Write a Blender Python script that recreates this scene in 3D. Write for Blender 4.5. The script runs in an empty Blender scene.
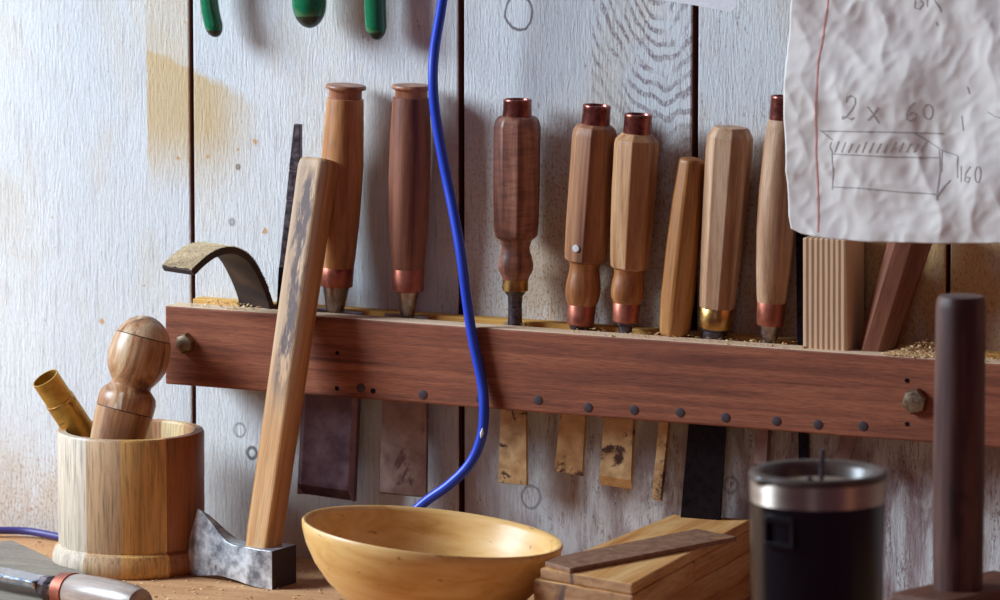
import bpy, bmesh, math, random
from mathutils import Vector, Matrix, noise as mnoise
random.seed(7)
SC = bpy.context.scene
COL = SC.collection
PI = math.pi

# ------------------------------------------------------------------ camera
YAW, PITCH, DIST, FPX = math.radians(24), math.radians(7.5), 4.2, 5250.0
FW = Vector((-math.sin(YAW)*math.cos(PITCH), math.cos(YAW)*math.cos(PITCH), -math.sin(PITCH)))
RT = Vector((math.cos(YAW), math.sin(YAW), 0))
UP = RT.cross(FW)
CAM = -DIST*FW                      # first with the frame centre at the origin
def ray(px, py):
    return (FW + RT*((px-500)/FPX) - UP*((py-300)/FPX))
def _aty(px, py, y):
    r = ray(px, py); return CAM + r*((y-CAM.y)/r.y)
CAM = CAM - Vector((0, 0, _aty(310, 558, 0).z))     # bench top becomes z = 0
def at_y(px, py, y):
    r = ray(px, py); return CAM + r*((y-CAM.y)/r.y)
def at_z(px, py, z):
    r = ray(px, py); return CAM + r*((z-CAM.z)/r.z)
def mpp(p):                          # metres per pixel at a point
    return (p-CAM).dot(FW)/FPX

cam_d = bpy.data.cameras.new('camera'); cam = bpy.data.objects.new('camera', cam_d); COL.objects.link(cam)
cam_d.sensor_width = 36; cam_d.lens = FPX*36/1000
cam.matrix_world = Matrix.Translation(CAM) @ Matrix((RT, UP, -FW)).transposed().to_4x4()
cam_d.clip_start = .05; cam_d.clip_end = 50
cam_d.dof.use_dof = True; cam_d.dof.aperture_fstop = 9
cam_d.dof.focus_distance = (at_y(500, 300, -.05)-CAM).dot(FW)
SC.camera = cam
SC.view_settings.view_transform = 'Standard'; SC.view_settings.look = 'None'
SC.view_settings.gamma = 1; SC.view_settings.use_curve_mapping = False
SC.view_settings.exposure = 0

# ------------------------------------------------------------------ objects
def tag(o, label=None, cat=None, group=None, kind=None):
    if label: o['label'] = label
    if cat: o['category'] = cat
    if group: o['group'] = group
    if kind: o['kind'] = kind
    return o
def empty(name, mw, label, cat, group=None):
    o = bpy.data.objects.new(name, None); COL.objects.link(o); o.empty_display_size = .02
    o.matrix_world = mw
    return tag(o, label, cat, group)
def link(name, bm, mat, parent=None, smooth=False, bevel=0, angle=40, bseg=2):
    bmesh.ops.recalc_face_normals(bm, faces=bm.faces[:])
    me = bpy.data.meshes.new(name); bm.to_mesh(me); bm.free()
    me.materials.append(mat)
    if smooth:
        me.polygons.foreach_set('use_smooth', [True]*len(me.polygons))
        me.set_sharp_from_angle(angle=math.radians(angle))
    o = bpy.data.objects.new(name, me); COL.objects.link(o)
    if parent is not None: o.parent = parent
    if bevel:
        m = o.modifiers.new('bevel', 'BEVEL'); m.width = bevel; m.segments = bseg
        m.limit_method = 'ANGLE'; m.angle_limit = math.radians(30); m.harden_normals = False
    return o
def box(bm, x0, x1, y0, y1, z0, z1):
    v = [bm.verts.new(c) for c in ((x0,y0,z0),(x1,y0,z0),(x1,y1,z0),(x0,y1,z0),(x0,y0,z1),(x1,y0,z1),(x1,y1,z1),(x0,y1,z1))]
    for f in ((0,3,2,1),(4,5,6,7),(0,1,5,4),(1,2,6,5),(2,3,7,6),(3,0,4,7)): bm.faces.new([v[i] for i in f])
    return v
def boxbm(*a):
    bm = bmesh.new(); box(bm, *a); return bm
def prism(bm, pts, ext):             # polygon pts (3D) extruded by ext
    a = [bm.verts.new(p) for p in pts]; b = [bm.verts.new(Vector(p)+Vector(ext)) for p in pts]
    bm.faces.new(a); bm.faces.new(b[::-1])
    n = len(a)
    for i in range(n): bm.faces.new((a[i], a[(i+1)%n], b[(i+1)%n], b[i]))
def lathe(bm, prof, seg=40, rot=0, fn=None, cap=True):   # prof: (z, r); fn(ang, z, r)->r
    rings = []
    for z, r in prof:
        ring = []
        for k in range(seg):
            a = rot + 2*PI*k/seg
            rr = fn(a, z, r) if fn else r
            ring.append(bm.verts.new((rr*math.cos(a), rr*math.sin(a), z)))
        rings.append(ring)
    for A, B in zip(rings, rings[1:]):
        for k in range(seg):
            bm.faces.new((A[k], A[(k+1)%seg], B[(k+1)%seg], B[k]))
    if cap:
        bm.faces.new(rings[0][::-1]); bm.faces.new(rings[-1])
    return bm
def tube(bm, pts, r, seg=12, rfn=None):
    pts = [Vector(p) for p in pts]; rings = []; prev = None
    for i, p in enumerate(pts):
        t = (pts[min(i+1, len(pts)-1)]-pts[max(i-1, 0)]).normalized()
        if prev is None:
            n = t.orthogonal().normalized()
        else:
            n = (prev - t*prev.dot(t)).normalized()
        prev = n; b = t.cross(n)
        rr = rfn(i/(len(pts)-1)) if rfn else r
        rings.append([bm.verts.new(p + (n*math.cos(2*PI*k/seg)+b*math.sin(2*PI*k/seg))*rr) for k in range(seg)])
    for A, B in zip(rings, rings[1:]):
        for k in range(seg): bm.faces.new((A[k], A[(k+1)%seg], B[(k+1)%seg], B[k]))
    bm.faces.new(rings[0][::-1]); bm.faces.new(rings[-1])
    return bm
def smooth_path(pts, n=8):           # Catmull-Rom
    pts = [Vector(p) for p in pts]; out = []
    P = [pts[0]*2-pts[1]] + pts + [pts[-1]*2-pts[-2]]
    for i in range(1, len(P)-2):
        p0, p1, p2, p3 = P[i-1:i+3]
        for k in range(n):
            t = k/n
            out.append(.5*((2*p1)+(p2-p0)*t+(2*p0-5*p1+4*p2-p3)*t*t+(3*p1-p0-3*p2+p3)*t**3))
    out.append(pts[-1]); return out

# ------------------------------------------------------------------ materials
def srgb(r, g, b):
    f = lambda c: (c/255/12.92 if c/255 <= .04045 else ((c/255+.055)/1.055)**2.4)
    return (f(r), f(g), f(b), 1)
class NT:
    def __init__(s, name):
        s.m = bpy.data.materials.new(name); s.m.use_nodes = True
        s.t = s.m.node_tree; s.n = s.t.nodes; s.l = s.t.links
        s.b = s.n['Principled BSDF']
    def node(s, t, **k):
        n = s.n.new(t)
        for a, v in k.items(): setattr(n, a, v)
        return n
    def put(s, sock, v):
        if hasattr(v, 'is_linked') or isinstance(v, bpy.types.NodeSocket): s.l.new(v, sock)
        else: sock.default_value = v
    def math(s, op, a, b=None, c=None, clamp=False):
        n = s.node('ShaderNodeMath', operation=op, use_clamp=clamp)
        s.put(n.inputs[0], a)
        if b is not None: s.put(n.inputs[1], b)
        if c is not None: s.put(n.inputs[2], c)
        return n.outputs[0]
    def noise(s, vec, scale=5, detail=4, rough=.55, dist=0):
        n = s.node('ShaderNodeTexNoise'); s.l.new(vec, n.inputs['Vector'])
        n.inputs['Scale'].default_value = scale; n.inputs['Detail'].default_value = detail
        n.inputs['Roughness'].default_value = rough; n.inputs['Distortion'].default_value = dist
        return n.outputs[0]
    def ramp(s, fac, stops, interp='LINEAR'):
        n = s.node('ShaderNodeValToRGB'); s.l.new(fac, n.inputs[0]); cr = n.color_ramp; cr.interpolation = interp
        while len(cr.elements) < len(stops): cr.elements.new(.5)
        for e, (p, c) in zip(cr.elements, stops):
            e.position = p; e.color = c if not isinstance(c, (int, float)) else (c, c, c, 1)
        return n.outputs[0]
    def mix(s, fac, a, b, mode='MIX'):
        n = s.node('ShaderNodeMix', data_type='RGBA', blend_type=mode)
        s.put(n.inputs[0], fac); s.put(n.inputs[6], a); s.put(n.inputs[7], b)
        return n.outputs[2]
    def coords(s, scale=(1,1,1), rnd=True, loc=(0,0,0)):
        tc = s.node('ShaderNodeTexCoord'); v = tc.outputs['Object']
        if rnd:
            oi = s.node('ShaderNodeObjectInfo')
            k = s.math('MULTIPLY', oi.outputs['Random'], 7.3)
            a = s.node('ShaderNodeVectorMath', operation='ADD'); s.l.new(v, a.inputs[0]); s.l.new(k, a.inputs[1]); v = a.outputs[0]
        mp = s.node('ShaderNodeMapping'); s.l.new(v, mp.inputs[0])
        mp.inputs['Scale'].default_value = scale; mp.inputs['Location'].default_value = loc
        return mp.outputs[0]
    def smooth(s, v, a, b):
        n = s.node('ShaderNodeMapRange', interpolation_type='SMOOTHSTEP'); s.put(n.inputs[0], v)
        n.inputs[1].default_value = a; n.inputs[2].default_value = b
        return n.outputs[0]
    def bump(s, h, strength=.3, dist=.001):
        n = s.node('ShaderNodeBump'); s.l.new(h, n.inputs['Height'])
        n.inputs['Strength'].default_value = strength; n.inputs['Distance'].default_value = dist
        s.l.new(n.outputs[0], s.b.inputs['Normal']); return n
    def done(s, col=None, rough=.6, metal=0, spec=.5, coat=0):
        if col is not None: s.put(s.b.inputs['Base Color'], col)
        s.put(s.b.inputs['Roughness'], rough); s.put(s.b.inputs['Metallic'], metal)
        s.b.inputs['Specular IOR Level'].default_value = spec
        s.b.inputs['Coat Weight'].default_value = coat; s.b.inputs['Coat Roughness'].default_value = .25
        return s.m

def wood(name, dark, mid, light, axis='z', grain=1.0, rough=.55, coat=0, bump=.25, contrast=.75, spots=None, cross=0, spec=.4, dist=.8):
    t = NT(name)
    st = {'x': (12,180,180), 'y': (180,12,180), 'z': (180,180,12)}[axis]
    v = t.coords(tuple(c*grain for c in st))
    n1 = t.noise(v, .35, 4, .6, dist)                      # broad figure
    fine = {'x': (40,1500,1500), 'y': (1500,40,1500), 'z': (1500,1500,40)}[axis]
    n2 = t.noise(t.coords(tuple(c*grain for c in fine)), 1, 3, .6)     # pores
    k = .16*contrast
    col = t.ramp(n1, [(.5-k*1.4, srgb(*dark)), (.5-k*.2, srgb(*mid)), (.5+k*1.2, srgb(*light))])
    pore = t.ramp(n2, [(.28, .62), (.5, 1), (.8, 1.06)])
    col = t.mix(1, col, pore, 'MULTIPLY')
    if cross:                                            # chatter marks / ripples across the grain
        cv = t.coords((60,60,330)); cn = t.noise(cv, 1, 2, .5, .4)
        col = t.mix(cross, col, t.ramp(cn, [(.35, .55), (.6, 1.2)]), 'MULTIPLY')
    if spots:
        sn = t.noise(t.coords((60,60,16)), 1.0, 4, .6, .6)
        col = t.mix(t.smooth(sn, spots[1], spots[1]+.1), col, srgb(*spots[0]))
    t.bump(n2, bump, .0004)
    return t.done(col, rough, 0, spec, coat)
def metal(name, c1, c2, rough=.35, scale=90, met=1.0, stretch=(1,1,1), third=None, thr=.6):
    t = NT(name); v = t.coords(stretch)
    n = t.noise(v, scale, 5, .65)
    col = t.ramp(n, [(.35, srgb(*c1)), (.65, srgb(*c2))])
    if third:
        n3 = t.noise(v, scale*.45, 6, .7, .5)
        f = t.smooth(n3, thr, thr+.08)
        col = t.mix(f, col, srgb(*third))
    t.bump(n, .12, .0005)
    r = t.ramp(n, [(.3, rough*.8), (.7, min(1, rough*1.3))])
    return t.done(col, r, met)
def plain(name, c, rough=.5, spec=.5, met=0, coat=0, bump=0, bscale=300, var=.08):
    t = NT(name); n = t.noise(t.coords(), bscale, 4, .6)
    col = t.mix(1, srgb(*c), t.ramp(n, [(.3, 1-var), (.7, 1+var)]), 'MULTIPLY')
    if bump: t.bump(n, bump, .0006)
    return t.done(col, rough, met, spec, coat)

PX = lambda px, py: at_y(px, py, 0)
def wall_material():
    t = NT('white_painted_planks')
    tc = t.node('ShaderNodeTexCoord'); sep = t.node('ShaderNodeSeparateXYZ'); t.l.new(tc.outputs['Object'], sep.inputs[0])
    X, Z = sep.outputs[0], sep.outputs[2]
    # plank index gives each plank its own grain offset
    seams = [PX(p, 250).x for p in (192.5, 461, 694, 948)]
    idx = 0.0
    for s_ in seams: idx = t.math('ADD', t.math('GREATER_THAN', X, s_), idx)
    off = t.node('ShaderNodeCombineXYZ'); t.l.new(t.math('MULTIPLY', idx, 3.17), off.inputs[0]); t.l.new(t.math('MULTIPLY', idx, 1.9), off.inputs[2])
    vm = t.node('ShaderNodeVectorMath', operation='ADD'); t.l.new(tc.outputs['Object'], vm.inputs[0]); t.l.new(off.outputs[0], vm.inputs[1])
    V = vm.outputs[0]
    def mp(sc):
        m = t.node('ShaderNodeMapping'); t.l.new(V, m.inputs[0]); m.inputs['Scale'].default_value = sc; return m.outputs[0]
    broad = t.noise(mp((6,6,3)), 1, 3, .5)
    base = t.ramp(broad, [(.3, srgb(206,212,218)), (.7, srgb(232,234,234))])
    tanb = t.noise(mp((11,11,6)), 1, 4, .65, .5)
    base = t.mix(t.math('MULTIPLY', t.smooth(tanb, .46, .66), .38), base, srgb(214,198,170))
    # brush / grain streaks
    st = t.noise(mp((420,420,22)), 1, 5, .65, .3)
    base = t.mix(t.math('MULTIPLY', t.smooth(st, .50, .70), .5), base, srgb(168,160,160))
    # worn streaks where the paint is thin: brown grain shows, more to the right
    st2 = t.noise(mp((105,105,17)), 1, 7, .75, 1.6)
    right = t.smooth(X, seams[0]-.02, seams[2]+.1)
    thr = t.math('SUBTRACT', .635, t.math('MULTIPLY', right, .095))
    low = t.smooth(Z, PX(500, 330).z, PX(500, 470).z)
    thr = t.math('SUBTRACT', thr, t.math('MULTIPLY', t.math('MULTIPLY', low, right), .06))
    fl = t.noise(mp((700,700,260)), 1, 4, .7)
    worn = t.math('MULTIPLY', t.smooth(t.math('SUBTRACT', st2, thr), 0.0, .09), t.smooth(fl, .4, .6))
    base = t.mix(t.math('MULTIPLY', worn, .85), base, srgb(126,98,92))
    blot = t.noise(mp((34,34,11)), 1, 5, .65, .8)
    lowr = t.math('MULTIPLY', t.math('MULTIPLY', low, right), t.smooth(blot, .40, .60))
    base = t.mix(t.math('MULTIPLY', lowr, .75), base, srgb(138,106,108))  # blotchy worn paint, strengthened so the colour carries shade below the rack
    # cathedral grain at the top of the third plank
    kc = PX(664, -30); 
    dx = t.math('MULTIPLY', t.math('SUBTRACT', X, kc.x), 1.0); dz = t.math('MULTIPLY', t.math('SUBTRACT', Z, kc.z), .62)
    wob = t.math('MULTIPLY', t.math('SUBTRACT', t.noise(mp((22,22,9)), 1, 3, .5), .5), .030)
    rad = t.math('ADD', t.math('SQRT', t.math('ADD', t.math('MULTIPLY', dx, dx), t.math('MULTIPLY', dz, dz))), wob)
    rings = t.math('SINE', t.math('MULTIPLY', rad, 2*PI/.0066))
    near = t.math('MULTIPLY', t.math('MULTIPLY', t.smooth(rad, .115, .05), t.smooth(t.noise(mp((40,40,30)), 1, 3, .6), .36, .56)), t.math('MULTIPLY', t.math('GREATER_THAN', X, PX(592, 30).x), t.math('LESS_THAN', X, seams[2])))
    cg = t.math('MULTIPLY', t.math('MULTIPLY', t.smooth(rings, -.1, .7), near), t.smooth(fl, .34, .55))
    base = t.mix(t.math('MULTIPLY', cg, .8), base, srgb(112,90,98))
    # knots
    def ringmask(px, py, rpx, wpx, sq=1.25):
        c = PX(px, py); m = mpp(c); d1 = t.math('SUBTRACT', X, c.x); d2 = t.math('MULTIPLY', t.math('SUBTRACT', Z, c.z), 1/sq*1.1)
        r = t.math('SQRT', t.math('ADD', t.math('MULTIPLY', d1, d1), t.math('MULTIPLY', d2, d2)))
        r = t.math('ADD', r, t.math('MULTIPLY', t.math('SUBTRACT', t.noise(mp((110,110,110)), 1, 2), .5), rpx*m*.3))
        return t.smooth(t.math('ABSOLUTE', t.math('SUBTRACT', r, rpx*m)), wpx*m, wpx*m*.3)
    for (px, py, r, w, k) in ((519,13,15,1.8,.8), (252,453,5,2.4,.8), (240,430,6,1.6,.5), (531,497,10,2.0,.5), (659,485,7,2.2,.5), (731,485,7,2.2,.45), (232,222,2.2,2.5,.5), (238,167,1.5,2,.8)):
        base = t.mix(t.math('MULTIPLY', ringmask(px, py, r, w), k), base, srgb(74,58,66))
    # ochre stain with a hard left edge on planks one and two
    wv = t.math('MULTIPLY', t.math('SUBTRACT', t.noise(mp((60,60,60)), 1, 4, .6), .5), .02)
    xl = PX(147, 100).x; xr = PX(250, 120).x
    top = t.math('ADD', PX(147, 45).z, t.math('MULTIPLY', t.math('SUBTRACT', X, xl), -.42))
    s1 = t.math('GREATER_THAN', t.math('ADD', X, t.math('MULTIPLY', wv, .25)), xl)
    s2 = t.smooth(t.math('SUBTRACT', t.math('ADD', top, wv), Z), -.004, .006)
    s3 = t.smooth(t.math('ADD', X, wv), xr+.02, xr-.04)
    s4 = t.smooth(t.math('ADD', Z, wv), PX(200, 185).z-.02, PX(200, 120).z)
    stain = t.math('MULTIPLY', t.math('MULTIPLY', s1, s2), t.math('MULTIPLY', s3, s4))
    s0 = t.math('MULTIPLY', t.math('MULTIPLY', s1, t.math('LESS_THAN', X, seams[0])), .35)
    s0 = t.math('MULTIPLY', s0, t.smooth(Z, PX(160, 210).z, PX(160, 40).z))
    stain = t.math('MAXIMUM', t.math('MULTIPLY', stain, .85), s0)
    base = t.mix(stain, base, srgb(206,176,124))
    for (px, py, r) in ((255,142,4), (238,150,2.2), (191,160,4), (178,158,2.5), (208,157,2.5), (265,231,4.5), (102,321,4)):
        c = PX(px, py); mm_ = mpp(c)
        d1 = t.math('SUBTRACT', X, c.x); d2 = t.math('SUBTRACT', Z, c.z)
        rr = t.math('SQRT', t.math('ADD', t.math('MULTIPLY', d1, d1), t.math('MULTIPLY', d2, d2)))
        rr = t.math('ADD', rr, t.math('MULTIPLY', t.math('SUBTRACT', t.noise(mp((420,420,420)), 1, 3), .5), r*mm_*2.2))
        base = t.mix(t.math('MULTIPLY', t.smooth(rr, r*mm_, r*mm_*.4), .8), base, srgb(204,148,74))
    # dust of sawing caught on the planks behind the handles
    dn = t.noise(mp((520,520,300)), 1, 5, .75, .4)
    d2 = t.noise(mp((16,16,9)), 1, 3, .6)
    zone = t.math('MULTIPLY', t.smooth(Z, PX(600, 90).z, PX(600, 200).z), t.smooth(Z, PX(600, 420).z, PX(600, 340).z))
    zone = t.math('MULTIPLY', zone, t.smooth(X, PX(400, 200).x, PX(560, 200).x))
    lowl = t.math('MULTIPLY', t.smooth(Z, PX(40, 400).z, PX(40, 520).z), t.smooth(X, PX(160, 500).x, PX(40, 500).x))
    zone = t.math('MAXIMUM', zone, t.math('MULTIPLY', lowl, .8))
    zr = t.smooth(X, PX(690, 200).x, PX(800, 200).x)
    veil = t.math('MULTIPLY', zone, t.math('ADD', t.math('MULTIPLY', t.smooth(d2, .35, .6), .55), t.math('MULTIPLY', zr, .5)), clamp=True)
    base = t.mix(veil, base, srgb(204,166,116))
    speck = t.math('MULTIPLY', t.smooth(dn, .515, .60), t.math('ADD', t.math('MULTIPLY', zone, .75), .16))
    base = t.mix(speck, base, srgb(178,126,80))
    sp2 = t.noise(mp((95,95,95)), 1, 2, .5)
    base = t.mix(t.math('MULTIPLY', t.smooth(sp2, .735, .77), .7), base, srgb(206,160,104))
    h = t.math('ADD', t.math('MULTIPLY', t.noise(mp((560,560,120)), 1, 6, .72), 1.0), t.math('MULTIPLY', st, .35))
    t.bump(h, 1.0, .0013)
    return t.done(base, .72, 0, .3)

def mahogany():
    t = NT('mahogany'); v = t.coords((9,300,260))
    n1 = t.noise(v, .5, 6, .65, .5)
    col = t.ramp(n1, [(.3, srgb(104,54,38)), (.5, srgb(146,82,56)), (.72, srgb(174,106,74))])
    n2 = t.noise(t.coords((75,1400,1700)), 1, 4, .65)
    col = t.mix(1, col, t.ramp(n2, [(.34, .55), (.54, 1), (.8, 1.12)]), 'MULTIPLY')
    b = t.noise(t.coords((5,5,14)), 1, 3, .5)
    col = t.mix(t.math('MULTIPLY', t.smooth(b, .55, .75), .4), col, srgb(92,46,40))
    sc = t.noise(t.coords((240,600,900)), 1, 2, .5)
    col = t.mix(t.smooth(sc, .78, .80), col, srgb(196,150,130))
    t.bump(n2, .3, .0005)
    return t.done(col, .58, 0, .35)

def dusty(name, c1, c2, c3, scale=1):
    t = NT(name)
    n1 = t.noise(t.coords((14*scale,60*scale,60*scale)), 1, 5, .6, .6)
    col = t.ramp(n1, [(.3, srgb(*c1)), (.68, srgb(*c2))])
    n2 = t.noise(t.coords((500,500,500)), 1, 4, .75)
    col = t.mix(t.math('MULTIPLY', t.smooth(n2, .52, .64), .6), col, srgb(*c3))
    n3 = t.noise(t.coords((900,900,900)), 1, 2, .6)
    col = t.mix(t.math('MULTIPLY', t.smooth(n3, .66, .72), .5), col, srgb(96,66,50))
    t.bump(n2, .5, .0008)
    return t.done(col, .85, 0, .2)

M = {}
M['wall'] = wall_material()
M['backing'] = plain('dark_backing', (118,66,52), .9)
M['mahogany'] = mahogany()
M['plug'] = plain('dark_plug', (58,44,48), .6, var=.25)
M['pine'] = wood('dusty_pine', (184,128,52), (218,166,84), (232,192,124), 'x', .6, .8, bump=.3)
M['dusty_edge'] = dusty('dusty_edge', (206,170,136), (228,200,168), (240,220,192))
M['bench'] = dusty('bench_wood', (176,122,82), (206,158,112), (222,190,150))
M['floor'] = plain('floor_boards', (120,98,80), .8)
M['bolt'] = metal('bolt_steel', (120,100,84), (160,140,116), .45, 200)
M['steel'] = metal('worn_steel', (120,116,122), (176,172,176), .38, 220, third=(84,66,60), thr=.6)
M['darksteel'] = metal('dark_steel', (70,62,68), (108,98,102), .4, 200, .9, third=(50,40,44), thr=.55)
M['blacksteel'] = metal('black_steel', (24,22,30), (38,34,44), .3, 160, .8)
M['rust'] = metal('rusty_iron', (120,86,66), (156,116,88), .6, 160, .15, third=(168,122,80), thr=.6)
M['socket'] = metal('socket_steel', (130,112,106), (176,160,150), .32, 160, third=(92,70,66), thr=.6)
M['blade_plain'] = metal('brown_steel', (132,108,102), (166,140,130), .42, 60, .75, third=(110,82,80), thr=.58)
M['blade_brass'] = metal('tarnished_blade', (190,150,104), (224,190,140), .4, 90, .65, third=(86,60,52), thr=.545)
M['blade_dark'] = metal('plum_steel', (92,72,82), (124,98,104), .42, 70, .75)
M['copper'] = metal('copper', (146,80,64), (178,106,84), .42, 120, .75, third=(124,66,54), thr=.6)
M['copper_hoop'] = metal('copper_hoop', (124,66,60), (156,90,76), .26, 120, .85)
M['brass'] = metal('brass', (168,124,70), (200,160,96), .33, 120, third=(120,84,54), thr=.6)
M['old_brass'] = metal('old_brass', (178,136,58), (212,170,84), .45, 100, .7, third=(124,86,44), thr=.58)
M['axe'] = metal('forged_axe_steel', (124,128,138), (232,236,240), .36, 90, .55, third=(120,96,84), thr=.6)
M['axe_poll'] = metal('rusted_poll', (44,32,30), (66,48,42), .75, 200, .1, third=(96,76,64), thr=.62)
M['ash'] = wood('pale_ash', (150,106,70), (204,164,122), (222,190,150), 'z', .9, .6, bump=.4, spots=((110,92,92), .6))
M['beech1'] = wood('honey_beech', (108,58,28), (158,98,52), (188,134,86), 'z', .8, .42, .25)
M['beech2'] = wood('brown_beech', (110,60,38), (150,92,60), (176,120,86), 'z', .9, .45, .2)
M['walnut'] = wood('rippled_walnut', (92,50,38), (132,80,62), (166,116,94), 'z', 1.1, .5, .1, cross=.55)
M['oak1'] = wood('warm_oak', (104,62,40), (146,94,62), (178,128,90), 'z', 1, .5, .1)
M['oak2'] = wood('light_oak', (144,94,58), (184,134,90), (208,166,124), 'z', 1, .5, .1)
M['stick'] = wood('oiled_stick', (118,66,28), (166,108,52), (196,142,82), 'z', .8, .5, .1)
M['ashgrey'] = wood('greyed_ash', (132,90,62), (176,132,98), (204,168,136), 'z', 1, .55)
M['redwood'] = wood('red_brown_wood', (82,42,30), (118,68,48), (146,92,68), 'z', 1, .5, .1)
M['mallet'] = wood('dark_mallet_wood', (58,34,32), (84,50,44), (112,80,68), 'z', .8, .55, 0, spots=((62,38,38), .56))
M['mallet_head'] = wood('mallet_head_wood', (66,36,28), (94,54,38), (120,76,54), 'x', .8, .6)
M['olive'] = wood('figured_wood', (98,56,34), (166,116,76), (204,170,132), 'z', .42, .4, .2, contrast=.75, spots=((206,188,164), .6), dist=2.6)
M['board'] = wood('offcut_pine', (176,116,58), (206,148,84), (222,176,116), 'y', .7, .65)
M['board_end'] = wood('offcut_end', (120,84,58), (156,112,74), (176,132,92), 'x', 1.5, .8, spots=((92,70,64), .56))
M['blade_leather'] = dusty('rough_iron', (140,118,92), (190,166,130), (222,204,170))
M['strip'] = wood('curved_iron', (30,20,22), (44,30,28), (70,48,36), 'x', .8, .6)
M['cord'] = plain('blue_cord', (30,66,190), .38, .5, var=.05)
M['cord2'] = plain('violet_cord', (62,54,120), .45, .5, var=.05)
M['bare'] = plain('bare_patch', (214,214,214), .6)
M['green'] = plain('green_plastic', (10,104,66), .22, .6, coat=.3, var=.15)
M['green_tip'] = plain('dark_green_tip', (12,38,30), .35)
M['mugblack'] = plain('black_enamel', (22,19,22), .22, .5, var=.15, bscale=60)
M['lid'] = plain('worn_black_plastic', (88,75,66), .34, .5, var=.2)
M['lidin'] = plain('dusty_lid', (150,128,108), .6, var=.2)
M['band'] = metal('brushed_band', (186,172,160), (206,192,180), .46, 60, 1, stretch=(1,1,12))
_nt = M['band'].node_tree; _tg = _nt.nodes.new('ShaderNodeTangent'); _tg.direction_type = 'RADIAL'; _tg.axis = 'Z'
_b = _nt.nodes['Principled BSDF']; _b.inputs['Anisotropic'].default_value = .9; _b.inputs['Anisotropic Rotation'].default_value = .25; _nt.links.new(_tg.outputs[0], _b.inputs['Tangent'])
M['chrome'] = metal('shiny_steel', (150,160,176), (206,212,220), .18, 150)
M['slab'] = dusty('grey_slab', (120,112,104), (150,140,126), (176,160,136))
M['pencil'] = plain('pencil', (182,176,172), .8, .2)
M['redline'] = plain('red_line', (232,156,146), .8, .2)
M['white'] = plain('white_card', (232,232,236), .6)
M['flake'] = plain('sawdust', (224,188,140), .9, .2, var=.2)
M['darkflake'] = plain('dark_chip', (70,44,36), .9)
M['nail'] = M['bolt']

def paper_mat():
    t = NT('crumpled_paper'); v = t.coords((1,1,1), False)
    n = t.noise(v, 14, 3, .5); col = t.ramp(n, [(.3, srgb(226,218,212)), (.7, srgb(240,234,226))])
    n2 = t.noise(v, 60, 5, .6); t.bump(n2, .1, .001)
    m = t.done(col, .85, 0, .2)
    t.b.inputs['Subsurface Weight'].default_value = 0
    return m
M['paper'] = paper_mat()

def bowl_mat():
    t = NT('turned_maple'); 
    n = t.noise(t.coords((9,30,60)), 1, 4, .6, .8)
    col = t.ramp(n, [(.28, srgb(204,148,76)), (.5, srgb(226,178,108)), (.75, srgb(236,198,136))])
    d = t.noise(t.coords((60,60,190)), 1, 3, .6, .3)
    col = t.mix(t.math('MULTIPLY', t.smooth(d, .655, .70), .6), col, srgb(138,92,54))
    f = t.noise(t.coords((200,900,1200)), 1, 3, .6); t.bump(f, .06, .0004)
    return t.done(col, .43, 0, .45, .1)
M['bowl'] = bowl_mat()

def stave_mat(rot):
    t = NT('staved_pot_wood'); tc = t.node('ShaderNodeTexCoord'); sep = t.node('ShaderNodeSeparateXYZ'); t.l.new(tc.outputs['Object'], sep.inputs[0])
    ang = t.math('ARCTAN2', sep.outputs[1], sep.outputs[0])
    a = t.math('FRACT', t.math('ADD', t.math('MULTIPLY', ang, 1/(2*PI)), rot+1))
    cols = [(210,192,170), (194,156,116), (214,162,94), (152,88,42), (190,140,92), (214,178,120), (176,120,70), (200,170,130), (168,110,64), (204,160,110)]
    edges = [0, .135, .218, .32, .50, .58, .66, .75, .83, .92]
    base = t.ramp(a, list(zip(edges, [srgb(*c) for c in cols])), 'CONSTANT')
    st = t.math('MULTIPLY', t.ramp(a, list(zip(edges, [.1,.9,.4,.7,.2,.5,.8,.3,.6,.45])), 'CONSTANT'), 9)
    off = t.node('ShaderNodeCombineXYZ'); t.l.new(st, off.inputs[2])
    vm = t.node('ShaderNodeVectorMath', operation='ADD'); t.l.new(tc.outputs['Object'], vm.inputs[0]); t.l.new(off.outputs[0], vm.inputs[1])
    m1 = t.node('ShaderNodeMapping'); t.l.new(vm.outputs[0], m1.inputs[0]); m1.inputs['Scale'].default_value = (90,90,7)
    m2 = t.node('ShaderNodeMapping'); t.l.new(vm.outputs[0], m2.inputs[0]); m2.inputs['Scale'].default_value = (650,650,30)
    n1 = t.noise(m1.outputs[0], 1, 4, .6, 1.0); n2 = t.noise(m2.outputs[0], 1, 4, .65)
    col = t.mix(1, base, t.ramp(n1, [(.3, .72), (.5, 1), (.75, 1.1)]), 'MULTIPLY')
    col = t.mix(1, col, t.ramp(n2, [(.36, .55), (.52, 1)]), 'MULTIPLY')
    t.bump(n2, .15, .0004)
    return t.done(col, .5, 0, .4, .1)

def ply_mat():
    t = NT('plywood_edge'); tc = t.node('ShaderNodeTexCoord'); sep = t.node('ShaderNodeSeparateXYZ'); t.l.new(tc.outputs['Object'], sep.inputs[0])
    w = t.math('SINE', t.math('MULTIPLY', sep.outputs[0], 2*PI/.0044))
    n = t.noise(t.coords((500,500,30)), 1, 3, .6)
    w = t.math('ADD', w, t.math('MULTIPLY', t.math('SUBTRACT', n, .5), 1.2))
    col = t.ramp(t.smooth(w, -.7, .7), [(0, srgb(150,106,78)), (1, srgb(222,184,146))])
    return t.done(col, .7, 0, .3)
M['ply'] = ply_mat()

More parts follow.
